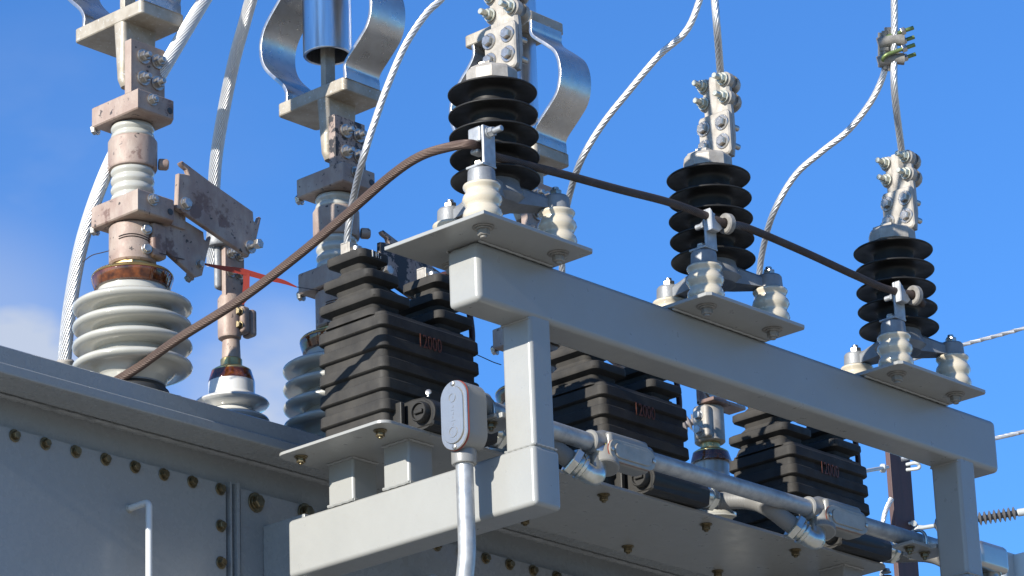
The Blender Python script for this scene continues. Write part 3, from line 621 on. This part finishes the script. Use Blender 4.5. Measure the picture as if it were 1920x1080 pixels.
# ---------------------------------------------------------------- large bushings
BY = 670; SH = Vector((80, 90, 40))     # the tank-top pieces share this origin
def bushing():
    x, Z = -413, 286
    t = thing('transformer_bushing', 'big grey porcelain bushing with copper clamps on the left end of the tank cover', 'bushing', (x, BY, Z), 'big grey porcelain bushings on the tank cover')
    c = (x, BY, 282)
    pr = [(64, 28), (66, 30), (70, 40), (73, 44)]
    zs = (68, 111, 152, 193.5)
    for i, z in enumerate(zs):
        fl = 22 if i == 0 else 12
        pr += [(76, z-fl), (86, z-fl+2 if i else z-10), (104, z-10), (113, z-8), (118, z-4), (119.5, z), (118, z+4), (112, z+8), (100, z+12), (86, z+15.5), (80, z+18)]
    pr += [(73, 216), (70, 222), (70, 233)]
    m = MB(); m.lathe(pr, c, (0, 0, 1), 96); m.build('porcelain', 'porc', t, 60)
    m = MB(); m.lathe([(64, 6), (66, 8), (66, 29), (62, 30)], c, (0, 0, 1), 64); m.build('ferrule', 'cast', t)
    m = MB(); m.lathe([(73, 4), (74, 6), (73, 16), (68, 20), (66, 26)], c, (0, 0, 1), 64)
    for a in (-.12, .75, 1.6, 2.4): m.prism([(x+60*cos(a)-26*sin(a), BY+60*sin(a)+26*cos(a)), (x+60*cos(a)+26*sin(a), BY+60*sin(a)-26*cos(a)), (x+112*cos(a)+22*sin(a), BY+112*sin(a)-22*cos(a)), (x+122*cos(a), BY+122*sin(a)), (x+112*cos(a)-22*sin(a), BY+112*sin(a)+22*cos(a))], 'xy', 286.5, 297, 2)
    fl = m.build('flange', 'darkmetal', t)
    for a in (-.12, .75, 1.6, 2.4):
        m = MB(); m.bolt((x+104*cos(a), BY+104*sin(a), 296), (0, 0, 1), 13, 10, 20, 5); m.build('bolt', 'brass', fl)
    m = MB(); m.lathe([(70, 231), (76, 233), (80, 245), (82.5, 255), (81.5, 257), (70, 257.5)], c, (0, 0, 1), 72); m.build('amber_ring', 'amber', t, 50)
    m = MB(); m.lathe([(81, 258), (82, 260), (78, 265), (60, 270), (46, 273), (42, 276), (41, 290)], c, (0, 0, 1), 64); m.hex((x, BY, 282+270), (0, 0, 1), 50, 12); m.build('brass_cap', 'brass', t)
    # lower clamp collar
    m = MB(); m.lathe([(44, 284), (47.5, 288), (47.5, 362), (45, 366)], c, (0, 0, 1), 56); m.box(x+4, x+42, BY-58, BY-30, 286+284-286+290, 282+366, 7, 3)
    co = m.build('collar', 'copper', t, 32)
    for z in (282+306, 282+347):
        m = MB(); m.bolt((x-6, BY-49, z), (-.45, -.9, 0), 9, 7, 11, 2.5); m.build('bolt', 'bolt', co)
    for xx, zz in ((-1, 1),):
        m = MB(); pts = [Vector((x+48.6*cos(a), BY+48.6*sin(a), 282+330+6*sin(a*2))) for a in [-2.9+k*.12 for k in range(20)]]; m.tube(pts, .9, 6)
        pts = [p-Vector((0, 0, 5)) for p in pts]; m.tube(pts, .9, 6); m.build('tie_wire', 'wire', co)
    def block(z0, z1, nm='clamp_block'):
        m = MB(); m.prism([(x-56, BY-79), (x+40, BY-79), (x+52, BY-60), (x+52, BY+45), (x+38, BY+61), (x-56, BY+61)], 'xy', z0, z1, 2.5)
        b = m.build(nm, 'copper', t)
        for a, d in (((x-30, BY+61, z0+8), (-.35, 1, -.1)), ((x-18, BY-79, z1-16), (0, -1, 0))):
            m = MB(); dd = Vector(d).normalized(); a = Vector(a)
            if d[1] > 0: m.cyl(a, a+dd*14, 5, 12, .5); m.bolt(a+dd*10, dd, 11, 9, 13, 3)
            else: m.bolt(a, dd, 10, 9, 13, 3, 3)
            m.build('bolt', 'bolt', b)
        m = MB(); m.lathe([(7, 0), (7, 1)], (x+30, BY-79.4, z0+18), (0, -1, 0), 16); m.build('bolt_hole', 'darkmetal', b)
        return b
    block(650, 697); b1 = block(870, 914)
    # glazed spools and the plain collar between them
    def spool(z0, z1, n):
        h = (z1-z0)/n; pr = [(38, 0)]
        for i in range(n): pr += [(39, i*h+1), (43, i*h+h*.25), (44.5, i*h+h*.5), (43, i*h+h*.78), (39, i*h+h-1)]
        m = MB(); m.lathe(pr, (x, BY, z0), (0, 0, 1), 56); m.build('grooved_insulator', 'porc', t, 70)
    spool(697, 776, 4); spool(834, 870, 2)
    m = MB(); m.lathe([(42, 770), (48, 772), (50, 776), (50, 832), (47, 837), (40, 839)], (x, BY, 0), (0, 0, 1), 56); cc = m.build('plain_collar', 'copper', t, 35)
    m = MB(); m.lathe([(11, 0), (12, 3), (12, 16), (9, 20)], (x+38, BY-36, 786), (.75, -.5, 0), 20); m.build('lug', 'copper', cc)
    # upright pad with four nuts
    m = MB(); m.box(x-56, x+36, BY-58, BY-38, 912, 1030, 2); pd = m.build('terminal_pad', 'copper', t)
    for xx in (x-24, x+14):
        for zz in (950, 998):
            m = MB(); m.bolt((xx, BY-58, zz), (0, -1, 0), 11, 10, 16, 4, 9, 6); m.build('nut', 'bolt', pd)
    # folding copper blades
    def blade(pts, y0, y1, nm, mt='copper'):
        m = MB(); m.prism(pts, 'xz', y0, y1, 1.5); return m.build(nm, mt, t)
    m = MB(); m.box(x+30, x+92, BY-58, BY-44, 652, 700, 2); m.build('hinge_bar', 'copper', t)
    dy = -12
    up = [(-354.5, 761), (-341, 763.5), (-327, 765), (-332, 776), (-346, 781), (-350, 786), (-344, 791), (-264, 765), (-148.8, 732), (-147, 712), (-139, 708), (-131, 726), (-126, 724), (-140.8, 671), (-163, 629), (-178, 634), (-359, 685)]
    b = blade(up, BY-74, BY-62, 'upper_blade')
    m = MB(); m.bolt((-337, BY-74, 699), (0, -1, 0), 11, 8, 14, 3); m.build('bolt', 'bolt', b); m = MB(); m.bolt((-159, BY-74, 651), (0, -1, 0), 8, 1, 14, 4, 14, 5); m.hex((-159, BY-93, 651), (0, -1, 0), 11, 12); m.build('bolt', 'bolt', b)
    lo = [(-378, 660), (-333, 678), (-267, 663), (-265, 648), (-256, 644), (-249, 659), (-246, 656), (-263.6, 597), (-271, 568), (-290, 559), (-378, 600)]
    b = blade(lo, BY-52, BY-40, 'lower_blade')
    m = MB(); m.bolt((-281, BY-52, 588), (0, -1, 0), 8, 9, 9, 2); m.build('bolt', 'bolt', b); m = MB(); m.bolt((-288, BY-34, 566), (0, 1, -.5), 9, 9, 10, 2); m.build('bolt', 'bolt', b)
    return t
bu = bushing()
BX = [-413, 165, 743]
bu2 = copy_tree(bu, (578, 0, 0), 'grey porcelain bushing mostly hidden behind the nearest black voltage transformer')
bu3 = copy_tree(bu, (1184, 0, 18), 'bushing hidden behind the nearest arrester and the frame, under the rightmost aluminium connector')
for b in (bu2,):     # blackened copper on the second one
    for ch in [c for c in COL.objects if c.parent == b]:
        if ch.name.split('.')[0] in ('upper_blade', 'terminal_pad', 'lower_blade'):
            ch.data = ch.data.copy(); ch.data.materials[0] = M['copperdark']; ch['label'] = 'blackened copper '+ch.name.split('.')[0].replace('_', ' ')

# expansion connectors above the bushings
def connector():
    x = BX[1]; t = thing('bus_connector', 'aluminium expansion connector seen whole at its foot, around the shiny tube in the middle', 'bus connector', (x, 680, 1083), 'aluminium expansion connectors on the bushings')
    def plate(z0, z1, nm):
        m = MB(); m.loft([(z0, x+3, 684, 58, 102, 8), (z0+2, x+3, 684, 60, 104, 10), (z1-2, x+3, 684, 60, 104, 10), (z1, x+3, 684, 58, 102, 8)]); return m
    m = plate(1077, 1107, ''); m.loft([(1032, x-10, 652, 44, 20, 8), (960, x-10, 652, 44, 20, 14)][::-1] if False else [(940, x-10, 650, 34, 14, 12), (955, x-10, 650, 44, 14, 14), (1084, x-10, 652, 46, 17, 8)]); m.build('base_plate', 'alplate', t)
    plate(1406, 1434, '').build('top_plate', 'alplate', t)
    half = [(582, 1104), (582, 1120), (583, 1131), (578, 1143), (566, 1155), (547, 1171), (530, 1186), (515, 1201), (506, 1218), (501, 1237), (499.5, 1256)]
    prof = half+[(y, 2512-z) for y, z in half[::-1][1:]]
    m = MB(); m.strip([tuple(p) for p in [(v.x, v.y) for v in spline([Vector((a, b, 0)) for a, b in prof], 4)]], x-54, x+50, 9); m.build('curved_strap', 'albar', t, 50)
    half = [(764, 1104), (762, 1120), (763, 1131), (770, 1145), (782, 1159), (801, 1177), (820, 1197), (833, 1216), (840, 1236), (842, 1256)]
    prof = half+[(y, 2512-z) for y, z in half[::-1][1:]]
    m = MB(); m.strip([tuple(p) for p in [(v.x, v.y) for v in spline([Vector((a, b, 0)) for a, b in prof], 4)]], x-54, x+50, 9); m.build('curved_strap', 'albar', t, 50)
    m = MB(); m.lathe([(46, 1420), (46, 1207), (47, 1205), (52, 1205), (53.5, 1207), (53.5, 1409)], (x, 686, 0), (0, 0, 1), 64, cap=False); m.build('guide_tube', 'altube', t)
    m = MB(); m.box(x-15, x+15, 678, 694, 1104, 1400, 2); m.lathe([(22, 1104), (17, 1110), (15, 1130)], (x, 686, 0), (0, 0, 1), 24); m.build('guide_stem', 'alplate', t)
    m = MB(); m.lathe([(54, 1430), (56, 1433), (56, 1640), (54, 1643)], (x, 684, 0), (0, 0, 1), 56); m.build('bus_tube', 'altube', t)
    return t
c2 = connector()
copy_tree(c2, (-578, 0, 0), 'aluminium expansion connector at the top left corner, cut by the picture edge')
copy_tree(c2, (606, 0, 20), 'aluminium expansion connector behind the nearest arrester, its curved strap on the right')

# ---------------------------------------------------------------- small bushings
def ring_bushing(x, y, z, label, kind):
    t = thing('small_bushing', label, 'bushing', (x, y, 286), 'small bushings with amber rings')
    if kind == 0:
        pr = [(40, 2)]
        for q in (35, 73, 111): pr += [(48, q-14), (60, q-9), (74, q-5), (79, q), (77, q+4), (68, q+9), (56, q+13)]
        pr += [(50, 128), (49, 133), (49, 158), (48, 160)]
        m = MB(); m.lathe(pr, (x, y, 286), (0, 0, 1), 72); m.build('porcelain', 'porcwhite', t, 60)
        h = 286+158
    else:
        pr = [(40, 2)]
        for q in (30, 66, 102, 138): pr += [(44, q-8), (62, q-6), (70, q), (66, q+5), (48, q+12)]
        pr += [(42, 160), (42, z-286)]
        m = MB(); m.lathe(pr, (x, y, 286), (0, 0, 1), 72); m.build('porcelain', 'porc', t, 60)
        h = z
    m = MB(); m.lathe([(48, 0), (49, 2), (47, 10), (44, 20), (43, 24), (30, 25)], (x, y, h), (0, 0, 1), 56); m.build('amber_ring', 'amber', t, 50)
    m = MB(); m.lathe([(42, 24), (42, 27), (34, 32), (25, 34), (23, 38), (23, 52), (21, 54)], (x, y, h), (0, 0, 1), 48)
    m.build('brass_cap', 'brass', t)
    return t, h
sx, sy = -12, 812
t, h = ring_bushing(sx, sy, 0, 'small white bushing with amber ring standing between the two big bushings at left', 0)
m = MB(); m.lathe([(19, 0), (20, 2), (18.5, 40), (18, 42)], (sx, sy, h+54), (0, 0, 1), 32); m.build('copper_stud', 'copper', t)
z1 = h+94
m = MB(); m.lathe([(16, 0), (24, 5), (25, 10), (25, 92), (20, 100)], (sx-4, sy, z1), (0, 0, 1), 32); m.box(sx+2, sx+26, sy-34, sy-6, z1+14, z1+74, 7, 3); m.box(sx+27, sx+46, sy-34, sy-2, z1+12, z1+72, 7, 3); cl = m.build('clamp', 'copper', t, 35)
for z in (z1+30, z1+60):
    m = MB(); m.bolt((sx+2, sy-24, z), (-1, -.2, 0), 8, 8, 10, 2); m.build('bolt', 'zinc', cl)
m = MB(); m.box(sx-26, sx+30, sy-12, sy+1, z1+80, z1+218, 3); pd = m.build('copper_pad', 'copper', t)
for xx in (sx-12, sx+10+2):
    for zz in (z1+150, z1+192):
        m = MB(); m.bolt((xx+2, sy-12, zz), (0, -1, 0), 9, 8, 12, 3, 7, 5); m.build('nut', 'bolt', pd)
m = MB(); m.box(sx-36, sx+6, sy+2, sy+18, z1+112, z1+226, 9, 3); m.lathe([(24, 0), (27, 5), (26, 24), (19, 42), (19, 60)], (sx-26, sy+8, z1+208), (-.03, 0, 1), 32); m.build('cable_lug', 'cast', t)
t, h = ring_bushing(1322, 612, 494, 'small bushing with amber ring and pale silver clamp between the two farther voltage transformers', 1)
x, y = 1322, 612
m = MB(); m.lathe([(32, 0), (36, 3), (36, 84), (34, 87)], (x, y, h+50), (0, 0, 1), 40); m.box(x-44, x-20, y-30, y+14, h+54, h+132, 8, 3); cl = m.build('clamp', 'castlight', t, 35)
for z in (h+72, h+108):
    m = MB(); m.bolt((x-44, y-6, z), (-1, -.1, 0), 11, 10, 13, 3); m.build('bolt', 'galv', cl)
m = MB(); m.box(x-40, x+60, y-10, y+2, h+137, h+260, 3); m.box(x-40, x+80, y-50, y+2, h+137, h+147, 3); pd = m.build('copper_pad', 'copper', t)
m = MB(); m.bolt((x, y-10, h+180), (0, -1, 0), 14, 10, 22, 4, 8); m.build('nut', 'bolt', pd)

# cable boss at the left
SH = Vector((0, 0, 0))
tb = thing('cable_boss', 'short pale metal boss at the foot of the thick left cable', 'cable fitting', P(125, 760, 7190))
m = MB(); b0 = P(124, 760, 7190); m.cyl(b0, P(122, 674, 7190), 18, 28, 3); m.build('boss', 'castlight', tb)

# ---------------------------------------------------------------- flag tape and thin wires
def ribbon(lst, w, th=1.2):
    m = MB(); pts = [P(*p) for p in lst]; return pts
m = MB()
top = [P(383, 495, 7240), P(420, 503, 7242), P(455, 509, 7245), P(495, 520, 7250), P(530, 528, 7255), P(556, 538, 7260)]
wid = [2, 5, 6.5, 5.5, 4.5, 1.5]
rs = []
for p, w in zip(spline(top, 6), [0]*99): pass
sp = spline(top, 6)
for i, p in enumerate(sp):
    f = i/(len(sp)-1)*5; k = min(int(f), 4); w = wid[k]+(wid[k+1]-wid[k])*(f-k)
    rs.append([p+UP*w, p+UP*w+FW*.8, p-UP*w+FW*.8, p-UP*w])
m.rings(rs)
rs = []
for (xx, yy, w) in ((462, 512, 7), (462, 530, 6.5), (461, 548, 7), (458, 562, 7), (455, 571, 1.5)):
    p = P(xx, yy, 7246); rs.append([p-RT*w, p-RT*w+FW*.8, p+RT*w+FW*.8, p+RT*w])
m.rings(rs); tag(m.build('flag_tape', 'red'), 'red flag tape with a hanging tail strung between two bushings', 'tape')
def wire(lst, label, r=1.0):
    m = MB(); m.tube(pxpath(lst, 8), r, 6); tag(m.build('tie_wire', 'wire'), label, 'wire', 'thin tie wires by the bushings')
wire([(154, 492, 7190), (172, 479, 7190), (190, 474, 7180), (206, 470, 7150)], 'thin dark wire sticking out left of the collar of the big left bushing')
wire([(298, 474, 7120), (330, 483, 7160), (360, 489, 7210), (385, 496, 7240)], 'thin dark wire from the big left bushing to the red tape')
wire([(556, 538, 7260), (575, 541, 7380), (600, 545, 7480)], 'thin wire holding the right end of the red tape')
wire([(894, 665, 7380), (905, 670, 7385), (925, 679, 7390), (940, 684, 7392)], 'thin dark wire between the nearest voltage transformer and the near post')

# ---------------------------------------------------------------- things behind
D = 11000
pole = thing('steel_column', 'rust-brown column standing behind the far end of the frame', 'column', Vector((P(1690, 1000, D).x, P(1690, 1000, D).y, -3600)))
c = P(1690, 960, D)
m = MB(); m.box(c.x-50, c.x+56, c.y-9, c.y+9, -3600, P(1688, 790, D).z, 2); m.build('shaft', 'rustpole', pole)
q = P(1612, 708, D); e_ = P(1690, 800, D)
m = MB(); m.tube([e_, P(1650, 770, D), q], 14, 8); m.build('arm', 'rustpole', pole)
def rod(pts, r): 
    return MB().tube([P(*p) for p in pts], r, 12)
m = rod([(1612, 885, D-300), (1640, 880, D-200), (1664, 876, D-60)], 6); a = P(1655, 878, D-110); m.lathe([(11, -8), (14, -4), (14, 6), (10, 10)], a, RT, 16); m.build('eye_rod', 'cab', pole)
m = MB(); m.tube(pxpath([(1700, 871, D-40), (1716, 868, D-60), (1723, 872, D-60), (1722, 878, D-60), (1700, 881, D-40)], 6), 5.5, 10); m.build('hook', 'cab', pole)
# line insulators
def insul(label, a, b, n, r, mt, endl=True):
    a = P(*a); b = P(*b); d = (b-a); L = d.length; pr = [(r*.45, 0)]
    for i in range(n):
        h = L*(i+.5)/n; s = L/n
        pr += [(r*.42, h-s*.38), (r*.8, h-s*.2), (r, h), (r*.8, h+s*.15), (r*.42, h+s*.3)]
    pr += [(r*.45, L)]
    t = thing('line_insulator', label, 'insulator', a, 'ribbed line insulators behind the frame')
    m = MB(); m.lathe(pr, a, d, 28); m.build('sheds', mt, t, 60)
    m = MB(); m.cyl(b, b+d.normalized()*55, r*.55, 20, 8); m.cyl(a, a-d.normalized()*60, r*.3, 14, 3); m.build('end_fitting', 'cab', t)
    return t, a, b, d.normalized()
t, a, b, d = insul('dark ribbed insulator reaching right from the rust-brown column past the far post', (1752, 986, D), (1906, 962, D), 17, 22, 'polymer')
m = MB(); m.tube([a-d*30, P(1722, 988, D)], 6, 10); m.tube(pxpath([(1722, 988, D), (1712, 996, D), (1700, 1000, D)], 5), 6, 10); m.tube(pxpath([(1722, 988, D), (1714, 981, D), (1702, 982, D)], 5), 5, 10); m.lathe([(9, -8), (9, 8)], P(1713, 981, D), FW, 12); m.build('clevis', 'cab', t)
insul('short grey ribbed insulator with a white tip left of the silver clamp', (1262, 806, 9300), (1306, 788, 9300), 5, 22, 'insgray')
def line(label, pts, r=9):
    m = MB(); m.strand(pxpath(pts, 6), r, 9, 180, .15, 4); tag(m.build('line_wire', 'alcable'), label, 'wire', 'distant line wires at right')
line('upper distant line wire leaving the picture right of the farthest arrester', [(1612, 708, D), (1700, 677, D), (1800, 648, D), (1925, 614, D), (2100, 560, D)], 7)
line('lower distant line wire behind the end of the top beam', [(1690, 862, D), (1800, 838, D), (1870, 821, D), (1925, 808, D), (2100, 762, D)], 7)
m = MB(); m.strand(pxpath([(1672, 935, D-60), (1664, 950, D-70), (1656, 975, D-80), (1652, 1020, D-80), (1655, 1110, D-80)], 6), 8, 8, 120, .2, 5); tag(m.build('stranded_cable', 'alcable'), 'pale cable hanging beside the rust-brown column', 'cable', 'bare aluminium stranded cables')
cb = P(1905, 1060, 9400); t = thing('cabinet', 'pale grey steel cabinet cut by the bottom right corner', 'cabinet', Vector((cb.x, cb.y, -3600)))
c = P(1890, 1036, 9400); m = MB(); m.box(c.x-20, c.x+30, c.y-5, c.y+50, -3600, c.z, 3); m.build('side_flange', 'cab', t)
c = P(1905, 1038, 9400); m = MB(); m.box(c.x, c.x+500, c.y-30, c.y+20, -3600, c.z, 4); m.build('housing', 'cab', t)
for o in COL.objects:
    if o.type == 'MESH' and o.name.startswith('bolt_hole'): pass
